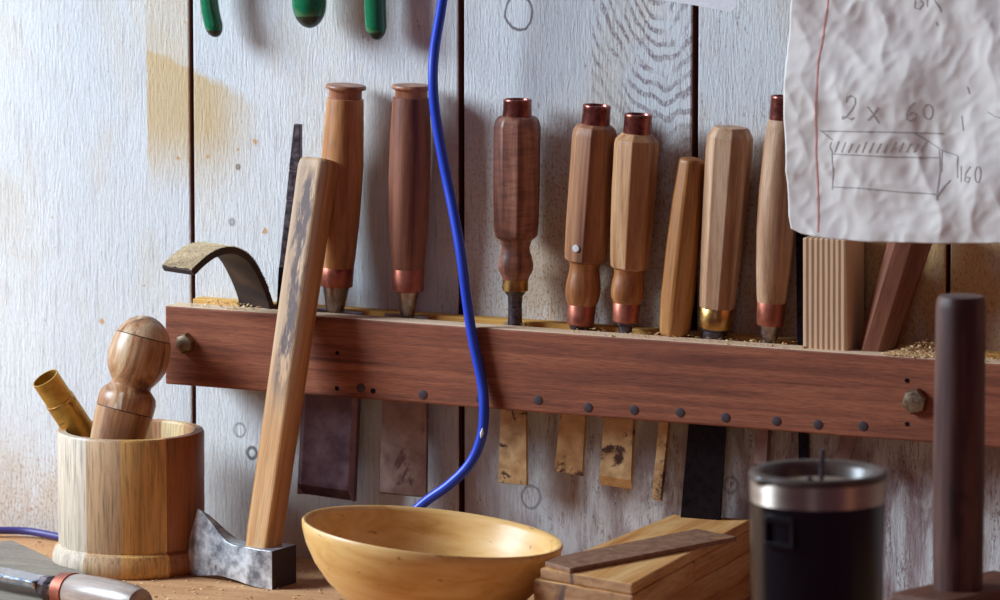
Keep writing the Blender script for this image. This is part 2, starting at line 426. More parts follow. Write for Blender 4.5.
# ------------------------------------------------------------------ setting
XL, XR = -1.5, 1.3
seam_px = [192.5, 461, 694, 948]
sx = [PX(p, 250).x for p in seam_px]
edges = [XL]
x = sx[0]
left = []
while x-.22 > XL+.1: x -= .22; left.append(x)
edges += sorted(left) + sx
x = sx[-1]
while x+.2 < XR-.05: x += .2; edges.append(x)
edges.append(XR)
bm = bmesh.new()
gw = {i: .0024 for i in range(len(edges))}
i192 = edges.index(sx[0])
for i in range(len(edges)-1):
    g0 = .0026 if edges[i] in (sx[1], sx[2]) else .0019
    g1 = .0026 if edges[i+1] in (sx[1], sx[2]) else .0019
    vs = box(bm, edges[i]+g0, edges[i+1]-g1, 0, .02, -.25, .95)
o = link('wall_back', bm, M['wall'], bevel=.0012); o.data.materials.append(M['backing'])
for p in o.data.polygons:
    if abs(p.normal.x) > .9: p.material_index = 1
o.modifiers['bevel'].material = 0; tag(o, kind='structure')
o = link('wall_backing', boxbm(XL, XR, .021, .05, -.9, .95), M['backing']); tag(o, kind='structure')
o = link('floor', boxbm(XL-.3, XR+.3, -2.6, .05, -.95, -.9), M['floor']); tag(o, kind='structure')

wb = empty('workbench', Matrix.Translation((0, 0, -.9)), 'dusty tan wooden workbench running along the white plank wall', 'workbench')
def wpart(name, bm, mat, **k):
    o = link(name, bm, mat, wb, **k); o.matrix_parent_inverse = wb.matrix_world.inverted(); return o
wpart('bench_top', boxbm(XL+.1, XR-.1, -.62, -.001, -.045, 0), M['bench'], bevel=.003)
for lx in (XL+.15, XR-.25):
    for ly in (-.58, -.12):
        wpart('leg', boxbm(lx, lx+.08, ly, ly+.08, -.9, -.045), M['pine'], bevel=.003)

# ------------------------------------------------------------------ the tool rack
RY = -.057                                   # front face of the rack
SLOT = (-.034, -.016)                        # slot between front board and back strip
YC = -.0255
fl_t, fr_t = at_y(164, 304, RY), at_y(932, 357.5, RY)
fl_b, fr_b = at_y(165, 384, RY), at_y(932, 440, RY)
slope = math.atan2(fr_t.z-fl_t.z, fr_t.x-fl_t.x)
H = ((fl_t.z-fl_b.z)+(fr_t.z-fr_b.z))/2
rack = empty('tool_rack', Matrix.Translation(fl_b) @ Matrix.Rotation(-slope, 4, 'Y'), 'long dark red mahogany tool rack bolted across the white plank wall', 'tool rack')
RM = rack.matrix_world.copy(); RI = RM.inverted()
LR = (fr_t.x-fl_t.x)/math.cos(slope) + .13
print('rack slope deg', math.degrees(slope), 'H', H, 'L', LR)
def rl(px, py, y=RY): return RI @ at_y(px, py, y)      # pixel -> rack local
D0 = -RY-.0005
fb = link('front_board', boxbm(0, LR, 0, -RY+SLOT[0], 0, H), M['mahogany'], rack, bevel=.0015)
fb.data.materials.append(M['dusty_edge'])
for p in fb.data.polygons:
    if p.normal.z > .9: p.material_index = 1
link('back_strip', boxbm(.004, LR, -RY+SLOT[1], D0, .004, H+.001), M['pine'], rack, bevel=.001)
def bolt(px, py, seg, r, dome):
    c = rl(px, py); b = bmesh.new()
    pr = [(-.004, r*.8), (0, r), (.0035, r), (.0055, r*.85), (.0065+dome, r*.4), (.0068+dome, .0002)]
    lathe(b, pr, seg, rot=.3)
    o = link('bolt', b, M['bolt'], rack, smooth=True, angle=35)
    o.matrix_local = Matrix.Translation((c.x, 0, c.z)) @ Matrix.Rotation(PI/2, 4, 'X')
bolt(186, 343, 6, .0088, .0006); bolt(916, 401, 6, .0105, 0)
for px, py in ((361,388),(423,394.5),(480,398),(538,400),(588,407.5),(634,410),(680,412.5),(725.5,417.5),(776.5,421),(818,424.5),(863,426)):
    c = rl(px, py); b = bmesh.new()
    lathe(b, [(-.002, .0037), (.0004, .0037), (.0006, .003)], 20)
    o = link('plug', b, M['plug'], rack, smooth=True); o.matrix_local = Matrix.Translation((c.x, 0, c.z)) @ Matrix.Rotation(PI/2, 4, 'X')
for px, py, r in ((337.5,353,.0017),(337,388.5,.0019),(373,391,.0023),(907,380.5,.0018),(907,424,.0018)):
    c = rl(px, py); b = bmesh.new()
    lathe(b, [(-.002, r), (.0003, r), (.0004, r*.6)], 12)
    o = link('nail_hole', b, M['blacksteel'], rack, smooth=True); o.matrix_local = Matrix.Translation((c.x, 0, c.z)) @ Matrix.Rotation(PI/2, 4, 'X')

# ------------------------------------------------------------------ chisels and handles standing in the slot
def axis_frame(top, bot, yc):
    a, b = at_y(*top, yc), at_y(*bot, yc)
    d = (a-b).normalized(); ang = math.atan2(d.x, d.z)
    return Matrix.Translation(b) @ Matrix.Rotation(ang, 4, 'Y'), (a-b).length, mpp((a+b)/2), top, bot
def sz(fr, ypx):                     # image row -> local z on the axis
    mw, L, m, top, bot = fr
    return L*(bot[1]-ypx)/(bot[1]-top[1])
def revolve(fr, prof, seg=40, rot=0, fn=None):
    m = fr[2]; b = bmesh.new()
    pr = [(sz(fr, y), max(.0002, w*m/2)) for y, w in prof][::-1]
    lathe(b, pr, seg, rot, fn); return b
def roundsq(e):                      # superellipse-ish section blending from round to squarish octagon
    return lambda a, z, r: r
OCTX = 1/math.cos(PI/8)
def octo(fr, prof, rot=PI/8, narrow=1.0): # octagon with px widths across its silhouette
    return revolve(fr, prof, 8, rot)
def blade(fr, ypx_top, ypx_bot, wpx_top, wpx_bot, th=.003, bevelside=0, tip=0):
    m = fr[2]; z0, z1 = sz(fr, ypx_top), sz(fr, ypx_bot)
    w0, w1 = wpx_top*m/2/.95, wpx_bot*m/2/.95
    b = bmesh.new(); e = bevelside
    def sec(z, w, f=1, y1=th/2):
        return [b.verts.new(p) for p in ((-w, y1, z), (-w, -th/2*(1-e), z), (-w*(1-e*.28), -th/2*f, z), (w*(1-e*.28), -th/2*f, z), (w, -th/2*(1-e), z), (w, y1, z))]
    if e == 0:
        def sec(z, w, f=1, y1=th/2):
            return [b.verts.new(p) for p in ((-w, y1, z), (-w, -th/2*f, z), (w, -th/2*f, z), (w, y1, z))]
    S = [sec(z0, w0), sec(z1+tip, w0+(w1-w0)*.95)]
    if tip: S.append(sec(z1, w1, -.7))
    else: S.append(sec(z1, w1))
    n = len(S[0])
    for A, B in zip(S, S[1:]):
        for k in range(n): b.faces.new((A[k], A[(k+1)%n], B[(k+1)%n], B[k]))
    b.faces.new(S[0]); b.faces.new(S[-1][::-1])
    return b

G = 'woodworking chisels standing in the tool rack'
# 1
fr = axis_frame((346,84), (335,312), YC)
c = empty('chisel', fr[0], 'honey-brown round chisel handle with flanged cap, just right of the leaning axe handle', 'chisel', G)
link('handle', revolve(fr, [(98,34),(98.5,36.6),(101,37.2),(130,40),(165,43),(195,42),(225,40),(255,36),(268,33.5)]), M['beech1'], c, True)
link('cap', revolve(fr, [(84.6,34),(85,39),(86.4,41),(88,41),(89,39.5),(89.6,34),(91,33),(99,33)]), M['beech2'], c, True)
link('ferrule', revolve(fr, [(266,32.5),(267,34),(285,33),(286,31.5)]), M['copper'], c, True)
link('socket', revolve(fr, [(285,28),(290,26),(300,22),(310,18),(316,18)], 24), M['socket'], c, True)
link('blade', blade(fr, 310, 500, 58, 60, .008, .6, .009), M['blade_dark'], c)
# 2
fr = axis_frame((411.5,84), (407,317), YC)
c = empty('chisel', fr[0], 'red-brown round chisel handle with flanged cap, immediately left of the hanging blue cord', 'chisel', G)
link('handle', revolve(fr, [(97,34),(97.5,37),(110,38.5),(140,41),(180,42),(220,40),(250,36),(270,32.5)]), M['redwood'], c, True)
link('cap', revolve(fr, [(84.6,33),(85,38),(86.4,40),(88,40),(89,38.5),(89.6,34),(91,33),(99,33)]), M['beech2'], c, True)
link('ferrule', revolve(fr, [(268,32),(269,33.5),(290,32),(291,30)]), M['copper'], c, True)
link('socket', revolve(fr, [(290,23),(296,21),(308,16.5),(317,14),(320,14)], 24), M['socket'], c, True)
link('blade', blade(fr, 315, 498, 45, 49, .004, 0, .002), M['blade_plain'], c)
# 3
fr = axis_frame((517.5,99), (515,325), YC)
c = empty('chisel', fr[0], 'rippled dark octagonal chisel handle with copper hoop and brass ferrule, right of the blue cord', 'chisel', G)
link('handle', octo(fr, [(116,36),(117,40),(121,45),(127,48),(180,47.5),(225,46),(236,43),(239,36)], rot=PI/8+.1), M['walnut'], c, True, angle=25, bevel=.0012)
link('neck', revolve(fr, [(237,36),(241,31),(246,28),(250,28),(256,32),(264,35.5),(270,34.5),(276,28),(279,26)]), M['walnut'], c, True)
link('striking_hoop', revolve(fr, [(101.5,.1),(101,23.5),(99.4,24.5),(99,26),(99.2,28),(100.2,29),(102,28.4),(117,29.5),(119,29.5)]), M['copper_hoop'], c, True)
link('ferrule', revolve(fr, [(278,24),(279,26),(290,26),(291,22)]), M['brass'], c, True)
link('shank', revolve(fr, [(290,22),(293,20),(296,15),(305,14),(326,15)], 12), M['darksteel'], c, True)
link('blade', blade(fr, 322, 486, 22, 30, .004, 0, .001), M['blade_brass'], c)
# 4
fr = axis_frame((597,105), (580,330), YC+.003)
c = empty('chisel', fr[0], 'brown octagonal chisel handle with a small white paint spot near its lower end', 'chisel', G)
hb = link('handle', octo(fr, [(124,32),(127,40),(131,44),(136,46),(180,45.5),(225,45),(252,43.5),(260,42),(262,34)], rot=PI/8-.15), M['oak1'], c, True, angle=25, bevel=.0005)
link('neck', revolve(fr, [(260,34),(264,31),(268,30),(274,31.5),(284,35),(292,35.5),(300,33),(305,28)]), M['beech1'], c, True)
link('striking_hoop', revolve(fr, [(107.5,.1),(107,23),(105.4,24),(105,25.5),(105.2,27.6),(106.2,28.6),(108,28),(124,29),(126,29)]), M['copper_hoop'], c, True)
link('ferrule', revolve(fr, [(304,27.5),(305,29),(324,27),(325,25)]), M['copper'], c, True)
link('shank', revolve(fr, [(324,21),(327,22),(330,19),(333,14),(345,13)], 12), M['darksteel'], c, True)
link('blade', blade(fr, 338, 476, 22, 29, .004, 0, .001), M['blade_brass'], c)
b = bmesh.new(); pz = sz(fr, 246)
lathe(b, [(-.001, .0030), (.0003, .0028), (.0005, .0014)], 14)
po = link('paint_spot', b, M['bare'], hb, True)
px_ = (at_y(574, 246, YC+.003-.0165)-at_y(583.8, 246, YC+.003)); 
po.matrix_local = Matrix.Translation((-.0018, -.0171, pz)) @ Matrix.Rotation(PI/2, 4, 'X')
# 5
fr = axis_frame((638.5,114), (625,334), YC-.004)
c = empty('chisel', fr[0], 'light tan octagonal chisel handle with copper hoop, second left of the tall hoopless handle', 'chisel', G)
link('handle', octo(fr, [(133,30),(136,37),(140,44),(145,46),(190,45.5),(230,43),(258,40),(267,38),(269,32)], rot=PI/8-.2), M['oak2'], c, True, angle=25, bevel=.0005)
link('neck', revolve(fr, [(267,31),(271,29.5),(275,29.5),(281,32),(290,34),(297,33),(303,27)]), M['beech1'], c, True)
link('striking_hoop', revolve(fr, [(116.5,.1),(116,23),(114.4,24),(114,25.5),(114.2,27.6),(115.2,28.6),(117,28),(133,28.5),(135,28.5)]), M['copper_hoop'], c, True)
link('ferrule', revolve(fr, [(302,26.5),(303,28),(321,26.5),(322,24)]), M['copper'], c, True)
link('shank', revolve(fr, [(321,20),(324,20),(326,15),(334,13),(345,13)], 12), M['darksteel'], c, True)
link('blade', blade(fr, 340, 489, 26, 33, .005, 0, .008), M['blade_brass'], c)
# 6 tapered stick handle
fr = axis_frame((692,159), (674,335), YC-.002)
c = empty('chisel', fr[0], 'short tapered square stick handle leaning right, between two octagonal chisel handles', 'chisel', G)
link('handle', octo(fr, [(158,20),(160,27),(200,33),(250,36),(300,36),(325,33),(334,31),(335,27)], rot=PI/8-.32), M['stick'], c, True, angle=20, bevel=.0015)
link('shank', revolve(fr, [(334,20),(337,18),(345,12),(352,9)], 8), M['blacksteel'], c, True)
link('blade', blade(fr, 340, 503, 11, 8.5, .006, 0, .003), M['blade_brass'], c)
# 7
fr = axis_frame((731,127), (714.5,340), YC)
c = empty('chisel', fr[0], 'tall pale octagonal chisel handle without hoop, brass ferrule, between tapered stick and hanging paper', 'chisel', G)
link('handle', octo(fr, [(127,34),(129,38),(137,46.5),(150,47.5),(200,45),(250,41.5),(290,38),(307,36),(309,34)], rot=PI/8+.05), M['ashgrey'], c, True, angle=20, bevel=.0005)
link('ferrule', revolve(fr, [(307,33),(308,34.5),(326,33.5),(328,32)]), M['brass'], c, True)
link('shank', revolve(fr, [(327,31),(329,30),(331,25),(341,24),(346,22)], 16), M['darksteel'], c, True)
link('blade', blade(fr, 342, 530, 36, 40, .004, 0, .002), M['blacksteel'], c)
# 8
fr = axis_frame((784,96), (769,343), YC)
c = empty('chisel', fr[0], 'pale round chisel handle with copper hoop half hidden behind the left edge of the paper', 'chisel', G)
link('handle', revolve(fr, [(118,24),(120,28),(128,30),(150,35),(190,38.5),(230,39),(270,35),(295,31),(302,29)]), M['ashgrey'], c, True)
link('striking_hoop', revolve(fr, [(98.5,.1),(98,21.5),(96.4,22.5),(96,24),(96.2,25.8),(97.2,26.8),(99,26.2),(118,27),(120,27)]), M['copper_hoop'], c, True)
link('ferrule', revolve(fr, [(300,28),(301,29),(323,27.5),(325,26)]), M['copper'], c, True)
link('socket', revolve(fr, [(324,22),(330,20),(338,17),(350,15)], 20), M['socket'], c, True)
link('blade', blade(fr, 345, 470, 12, 13, .008, 0, .004), M['blade_plain'], c)
# dark blade between chisel 8 and the plywood block
fr = axis_frame((802,225), (803,346), YC+.002)
c = empty('file', fr[0], 'narrow dark blade standing in the rack against the left of the plywood block', 'file')
link('blade', blade(fr, 225, 470, 11, 9, .006, .4, .004), M['blacksteel'], c)
# dark file with tang, left of the axe handle
fr = axis_frame((298,124), (288.5,310), YC+.004)
c = empty('file', fr[0], 'dark steel file standing tang up in the rack behind the axe handle', 'file')
link('blade', blade(fr, 268, 420, 22, 22, .006, 0), M['blacksteel'], c)
b = bmesh.new(); m = fr[2]
for a_, b_, wa, wb_ in (((124),(170),3.5,6), (170,200,6.2,7.5), (200,268,7.5,11.5)):
    z1, z0 = sz(fr, a_), sz(fr, b_)
    vs = [b.verts.new(p) for p in ((-wb_*m,-.003,z0),(wb_*m,-.003,z0),(wb_*m,.003,z0),(-wb_*m,.003,z0),(-wa*m,-.0025,z1),(wa*m,-.0025,z1),(wa*m,.0025,z1),(-wa*m,.0025,z1))]
    for f in ((0,3,2,1),(4,5,6,7),(0,1,5,4),(1,2,6,5),(2,3,7,6),(3,0,4,7)): b.faces.new([vs[i] for i in f])
link('tang', b, M['darksteel'], c, bevel=.0006)
# 9 plywood block handle
fr = axis_frame((833,238), (833,352), YC-.004)
c = empty('plywood_block', fr[0], 'striped plywood block with layered edge standing upright in the rack beneath the paper', 'block')
m = fr[2]; hw = 44*m/2/math.cos(.38)
link('block_body', boxbm(-hw, hw, -.018, .021, sz(fr, 350), sz(fr, 236)), M['ply'], c, bevel=.0012)
link('tongue', boxbm(-hw*.8, hw*.8, -.006, .007, sz(fr, 352)-.05, sz(fr, 350)), M['redwood'], c)
# 10 leaning stick
fr = axis_frame((914,230), (876,352), YC-.002)
c = empty('chisel', fr[0], 'square dark wooden chisel handle leaning right at the rack end, top behind paper', 'chisel', G)
b = bmesh.new(); m = fr[2]
lathe(b, [(sz(fr,354), 18*m), (sz(fr,351), 21*m), (sz(fr,220), 23.5*m), (sz(fr,216), 21*m)], 8, PI/8, fn=lambda a, z, r: r*(1 if (round((a-PI/8)/(PI/4)) % 2) else .93))
ho = link('handle', b, M['redwood'], c, True, angle=20, bevel=.0005)
link('blade', blade(fr, 350, 462, 15, 15, .004, 0), M['blade_plain'], c)

# spacers in the slot, between the tools (bodies in rack space)
spx = [(190,232), (300,326), (346,396), (418,500), (524,570), (592,616), (636,664), (688,698), (737,755), (783,796), (850,862), (893,1010)]
for a_, b_ in spx:
    p0, p1 = rl(a_, 318+(a_-400)*.07, YC), rl(b_, 318+(b_-400)*.07, YC)
    link('spacer', boxbm(p0.x, p1.x, -RY+SLOT[0]+.0004, -RY+SLOT[1]-.0004, .006, H-.003), M['pine'], rack, bevel=.0005)

# ------------------------------------------------------------------ curved rough strip hooked in the rack's left end
psi = math.radians(66)
pdir = Vector((-math.cos(psi), -math.sin(psi), 0)); wdir = Vector((-math.sin(psi), math.cos(psi), 0))
base = at_y(260, 305, YC)
cs = empty('curved_rasp', Matrix.Translation(base), 'dark curved strip with rough tan top arching out of the left rack end', 'rasp')
prof = [(0,-.03),(0,-.012),(.002,.004),(.011,.024),(.0225,.041),(.036,.050),(.049,.0525),(.062,.0505),(.074,.045),(.086,.037)]
pp = smooth_path([Vector((a, 0, z)) for a, z in prof], 6)
W2 = .0195; TH = .005
b = bmesh.new(); rings = []
for i, p in enumerate(pp):
    t = (pp[min(i+1, len(pp)-1)]-pp[max(i-1, 0)]).normalized(); n = Vector((t.z, 0, -t.x))     # inner side
    q = lambda s, w: pdir*(p.x+n.x*s)+Vector((0,0,p.z+n.z*s))+wdir*w
    ww = W2
    rings.append([b.verts.new(q(s, w)) for s, w in ((0,-ww),(0,ww),(TH,ww),(TH,-ww))])
for A, B in zip(rings, rings[1:]):
    for k in range(4): b.faces.new((A[k], A[(k+1)%4], B[(k+1)%4], B[k]))
b.faces.new(rings[0][::-1]); b.faces.new(rings[-1])
so = link('strip', b, M['strip'], cs, bevel=.0005)
# rough cut face lying on the outside of the arch
b = bmesh.new(); N = 9; rows = []
for i, p in enumerate(pp):
    if p.z < .012 and i < 30: continue
    t = (pp[min(i+1, len(pp)-1)]-pp[max(i-1, 0)]).normalized(); n = Vector((t.z, 0, -t.x))
    rows.append((p, n))
fine = []
for (p, n), (p2, n2) in zip(rows, rows[1:]):
    for k in range(4): fine.append((p.lerp(p2, k/4), n.lerp(n2, k/4).normalized()))
vr = []
for i, (p, n) in enumerate(fine):
    r = []
    for j in range(25):
        w = -W2*.97+2*W2*.97*j/24
        h = .0004+.0014*max(0, mnoise.noise(Vector((i*.9, j*.35, 2))))+.0009*(((i+(j//3)) % 3) == 0)
        r.append(b.verts.new(pdir*(p.x-n.x*h)+Vector((0,0,p.z-n.z*h))+wdir*w))
    vr.append(r)
for A, B in zip(vr, vr[1:]):
    for j in range(24): b.faces.new((A[j], A[j+1], B[j+1], B[j]))
link('rasp_face', b, M['blade_leather'], cs)['label'] = 'rough tan cross-hatched face'

# ------------------------------------------------------------------ axe
pc = at_z(272, 590, 0)                       # near bottom corner of the poll
alpha = math.radians(32)-YAW + .0
ax = Vector((math.cos(alpha-math.radians(0)), -math.sin(alpha), 0))   # bit -> poll
# direction measured against the picture plane: 32 degrees towards the viewer
ca, sa = math.cos(math.radians(31)), math.sin(math.radians(31))
FH = Vector((-math.sin(YAW), math.cos(YAW), 0))
ax = RT*ca - FH*sa
tv = RT*sa + FH*ca                           # thickness direction, away from viewer
m = mpp(pc); Lh = 81*m/ca; TP = 27*m/sa*.86; Lh = (88*m+TP/2*sa)/ca
print('axe head L', Lh, 'T', TP)
org = pc - ax*Lh + tv*(TP/2)                  # bit end, centre plane, bench level
ae = empty('axe', Matrix.Translation(org), 'worn steel axe standing on its head, long ash handle leaning on the rack', 'axe')
def lin(tab, u):
    for (a, va), (c_, vb) in zip(tab, tab[1:]):
        if u <= c_: return va+(vb-va)*(u-a)/(c_-a)
    return tab[-1][1]
ztop = [(0,.0555),(.10,.0515),(.2,.045),(.3,.038),(.4,.0325),(.5,.031),(.7,.0315),(1,.031)]
zbot = [(0,.0005),(.12,.0015),(.35,.0045),(.6,.003),(.8,.0008),(1,0)]
edge = [(0,.0025),(.25,-.0005),(.5,.0005),(.75,.0045),(1,.0095)]
thk = [(0,.0006),(.08,.004),(.25,.009),(.5,.018),(.7,.027),(.85,.031),(1,.0305)]
b = bmesh.new(); NU, NV = 28, 10
def hp(u, v, s):
    a = lin(edge, v)*(1-u)+u*Lh; z = lin(zbot, u)+(lin(ztop, u)-lin(zbot, u))*v
    k = TP/.031
    return ax*a + tv*(s*lin(thk, u)/2*k) + Vector((0,0,z))
gr = {}
for s in (-1, 1):
    for i in range(NU+1):
        for j in range(NV+1): gr[s, i, j] = b.verts.new(hp(i/NU, j/NV, s))
for s in (-1, 1):
    for i in range(NU):
        for j in range(NV): b.faces.new((gr[s,i,j], gr[s,i+1,j], gr[s,i+1,j+1], gr[s,i,j+1]))
for i in range(NU):
    for j in (0, NV): b.faces.new((gr[-1,i,j], gr[-1,i+1,j], gr[1,i+1,j], gr[1,i,j]))
for j in range(NV):
    for i in (0, NU): b.faces.new((gr[-1,i,j], gr[-1,i,j+1], gr[1,i,j+1], gr[1,i,j]))
ah = link('axe_head', b, M['axe'], ae, True, angle=35, bevel=.0012)
ah.data.materials.append(M['axe_poll'])
for p in ah.data.polygons:
    if p.normal.dot(ax) > .9: p.material_index = 1
# handle
hbase = org + ax*(Lh*.775) + Vector((0,0,.026))
def handle_axis():
    # top is where the handle clears the rack's front edge: solve depth so the back of the handle touches RY
    yt = RY-.0175
    pm = at_y(298, 306, yt)                   # passes in front of the rack's upper edge
    return pm
pm = handle_axis()
d = (pm-hbase).normalized()
topz_px = 159
# find the length at which the top projects at image row 159
def proj(p):
    q = p-CAM; dz = q.dot(FW); return 500+FPX*q.dot(RT)/dz, 300-FPX*q.dot(UP)/dz
L = .2
for k in range(400):
    if proj(hbase+d*L)[1] <= topz_px: break
    L += .001
print('axe handle base', hbase[:], 'px', proj(hbase), 'top', proj(hbase+d*L), 'L', L, 'y at top', (hbase+d*L).y)
hx = (ax - d*ax.dot(d)).normalized(); hy = d.cross(hx)
HM = Matrix((hx, hy, d)).transposed().to_4x4(); HM.translation = hbase-org
b = bmesh.new()
def hsec(z, w, t_, ch):
    w /= 2; t_ /= 2
    return [b.verts.new((x_, y_, z)) for x_, y_ in ((-w+ch,-t_),(w-ch,-t_),(w,-t_+ch),(w,t_-ch),(w-ch,t_),(-w+ch,t_),(-w,t_-ch),(-w,-t_+ch))]
S = []
for f, w, t_ in ((-.05,.025,.021),(.0,.0255,.022),(.06,.0265,.023),(.25,.0262,.0235),(.5,.0262,.025),(.75,.0265,.026),(.9,.027,.026),(.975,.0275,.0262),(.993,.026,.025),(1,.022,.021)):
    wob = .0006*mnoise.noise(Vector((f*9, 1, 1)))
    S.append(hsec(L*f, w+wob, t_, .0042))
for A, B in zip(S, S[1:]):
    for k in range(8): b.faces.new((A[k], A[(k+1)%8], B[(k+1)%8], B[k]))
b.faces.new(S[0][::-1]); b.faces.new(S[-1])
def axe_handle_mat():
    t = NT('weathered_axe_handle')
    n1 = t.noise(t.coords((160,160,7), False), .5, 5, .6, .8)
    col = t.ramp(n1, [(.3, srgb(140,88,46)), (.5, srgb(196,140,82)), (.72, srgb(220,174,122))])
    n2 = t.noise(t.coords((1100,1100,30), False), 1, 4, .65)
    col = t.mix(1, col, t.ramp(n2, [(.3, .7), (.52, 1)]), 'MULTIPLY')
    tc = t.node('ShaderNodeTexCoord'); sep = t.node('ShaderNodeSeparateXYZ'); t.l.new(tc.outputs['Object'], sep.inputs[0])
    X, Y, Z = sep.outputs
    # grey-black worn streak on the broad face, upper two thirds
    wv = t.math('MULTIPLY', t.math('SUBTRACT', t.noise(t.coords((40,40,14), False), 1, 4, .6), .5), .022)
    band = t.smooth(t.math('ABSOLUTE', t.math('SUBTRACT', t.math('ADD', X, wv), .002)), .0090, .004)
    zr = t.math('MULTIPLY', t.smooth(Z, L*.32, L*.5), t.smooth(Z, L*1.0, L*.93))
    face = t.smooth(Y, -.006, -.0095)
    gn = t.smooth(t.noise(t.coords((190,190,34), False), 1, 5, .7), .36, .52)
    k = t.math('MULTIPLY', t.math('MULTIPLY', band, zr), t.math('MULTIPLY', face, gn))
    grey = t.math('MULTIPLY', t.math('MULTIPLY', face, t.smooth(Z, L*.25, L*.6)), .45)
    col = t.mix(grey, col, srgb(196,180,158))
    col = t.mix(t.math('MULTIPLY', k, .9), col, srgb(72,56,62))
    t.bump(n2, .35, .0005)
    return t.done(col, .55, 0, .4)
M['axe_handle'] = axe_handle_mat()
o = link('handle', b, M['axe_handle'], ae, bevel=.0016); o.matrix_local = HM

# ------------------------------------------------------------------ staved pot with its contents
pot_c = at_z(132, 566.5, 0); mp_ = mpp(pot_c)
pot = empty('tool_pot', Matrix.Translation(pot_c), 'round staved wooden pot of pale and brown strips at the left end of the bench', 'pot')
RB = 73*mp_; PH = (566.5-430)*mp_/math.cos(math.radians(10)); RF = 79.5*mp_
print('pot R', RB, 'H', PH)
ang0 = math.atan2(-RT.y, -RT.x)/(2*PI)       # picture-left of the pot
M['stave'] = stave_mat(-ang0 - .02)
b = bmesh.new()
prf = [(.0195, RB*.985), (.022, RB), (PH*.6, RB*1.0), (PH-.002, RB*1.005), (PH, RB*.985), (PH, RB*.885), (PH-.002, RB*.865), (.012, RB*.84), (.011, .0004)]
lathe(b, prf, 72, cap=False)
link('pot_body', b, M['stave'], pot, True)
b = bmesh.new()
lathe(b, [(0, .0004), (0, RF*.95), (.0015, RF*.975), (.006, RF*1.0), (.0125, RF*.995), (.018, RF*.965), (.0205, RB*.97), (.0105, RB*.5), (.0105, .0004)], 72, cap=False)
link('base_ring', b, M['stave'], pot, True)
print('pot base', proj(pot_c-FH*RF), 'rim L', proj(pot_c+Vector((0,0,PH))-RT*RB), proj(pot_c+Vector((0,0,PH))+RT*RB), 'rim front', proj(pot_c+Vector((0,0,PH))-FH*RB))
def depth_plane(px, py, ref):                # pixel -> point at the same camera depth as ref
    r = ray(px, py); return CAM + r*((ref-CAM).dot(FW)/r.dot(FW))
def free_frame(top, bot, ref, lean=0):
    a, c_ = depth_plane(*top, ref+FH*lean), depth_plane(*bot, ref)
    d = (a-c_).normalized(); x_ = (RT-d*RT.dot(d)).normalized(); y_ = d.cross(x_)
    mw = Matrix((x_, y_, d)).transposed().to_4x4(); mw.translation = c_
    return mw, (a-c_).length, mpp(a), top, bot
# turned handle
ref = pot_c - FH*.013 + Vector((0,0,PH))
fr = free_frame((149,316), (114,452), ref)
c = empty('turned_handle', fr[0], 'turned wooden tool handle with egg-shaped knob, leaning right in the staved pot', 'handle')
# profile rows are distances along the axis, in pixels from the top
LA = fr[1]
def along(prof, seg=48):
    b = bmesh.new(); lathe(b, sorted([(LA-s*fr[2], max(.0002, w*fr[2]/2)) for s, w in prof]), seg); return b
link('knob', along([(0,2),(1,14),(3,24),(7,36),(13,47),(21,55.5)]), M['olive'], c, True)
link('groove', along([(20.8,54),(22.2,54)]), M['plug'], c, True)
link('knob_body', along([(22,56.5),(32,61),(42,62),(52,60),(59,55),(66,46),(70,40.5),(73,41),(77,49),(80,55),(85,58.5),(91,59),(97,58)]), M['olive'], c, True)
link('groove', along([(96.8,56.5),(98.2,56.5)]), M['plug'], c, True)
link('shaft', along([(98,58.5),(125,55),(150,50),(175,42),(200,32)]), M['olive'], c, True)
# brass tube
ref = pot_c + FH*.012 + Vector((0,0,PH))
fr = free_frame((45,378), (82,434), ref, -.022)
c = empty('brass_tube', fr[0], 'hollow tarnished brass tube leaning left out of the staved pot', 'tube')
m = fr[2]; LA = fr[1]
b = bmesh.new(); r0 = 14.2*m
lathe(b, [(-.05, r0*1.07), (LA-29*m, r0*1.07), (LA-28.5*m, r0), (LA, r0), (LA, r0*.91), (LA-.03, r0*.89), (-.05, r0*.89), (-.05, r0*1.07)], 36, cap=False)
link('tube_wall', b, M['old_brass'], c, True)
b = bmesh.new(); lathe(b, [(LA-30.5*m, r0*1.09), (LA-28*m, r0*1.09), (LA-27.6*m, r0*1.0), (LA-30.9*m, r0*1.0)], 36, cap=False)
link('seam_ring', b, M['brass'], c, True)

# ------------------------------------------------------------------ bowl
bc = at_z(423, 628, 0); mb = mpp(bc)
RBL = 131*mb
tilt = math.radians(6.0)
# the tilt turns about the line of sight so the rim drops to the right
TM = Matrix.Rotation(tilt, 4, FH)
bh = 94*mb
bo_profile = [(0,.001),(0,38),(1.5,43),(8,60),(20,81),(36,100),(54,115),(72,125),(86,130),(93,131),(95,129.5),(94.5,126),(90,123),(76,119),(58,109),(40,93),(26,73),(16,48),(11,20),(10,.001)]
b = bmesh.new(); lathe(b, [(z*mb, max(.0003, r*mb)) for z, r in bo_profile], 96, cap=False)
lowest = 0
tilted = [(TM @ v.co).z for v in b.verts]; lift = -min(tilted)
bo = empty('bowl', Matrix.Translation(bc+Vector((0,0,lift+.0002))) @ TM, 'turned pale maple bowl on the bench, tipped slightly to the right', 'bowl')
link('bowl_shell', b, M['bowl'], bo, True, angle=60)
for s in (-1, 1): print('bowl rim', proj(bo.matrix_world @ (Vector((0,0,93*mb))+RT*RBL*s)))
for s in (-1, 1): print('bowl rim fb', proj(bo.matrix_world @ (Vector((0,0,93*mb))+FH*RBL*s)))

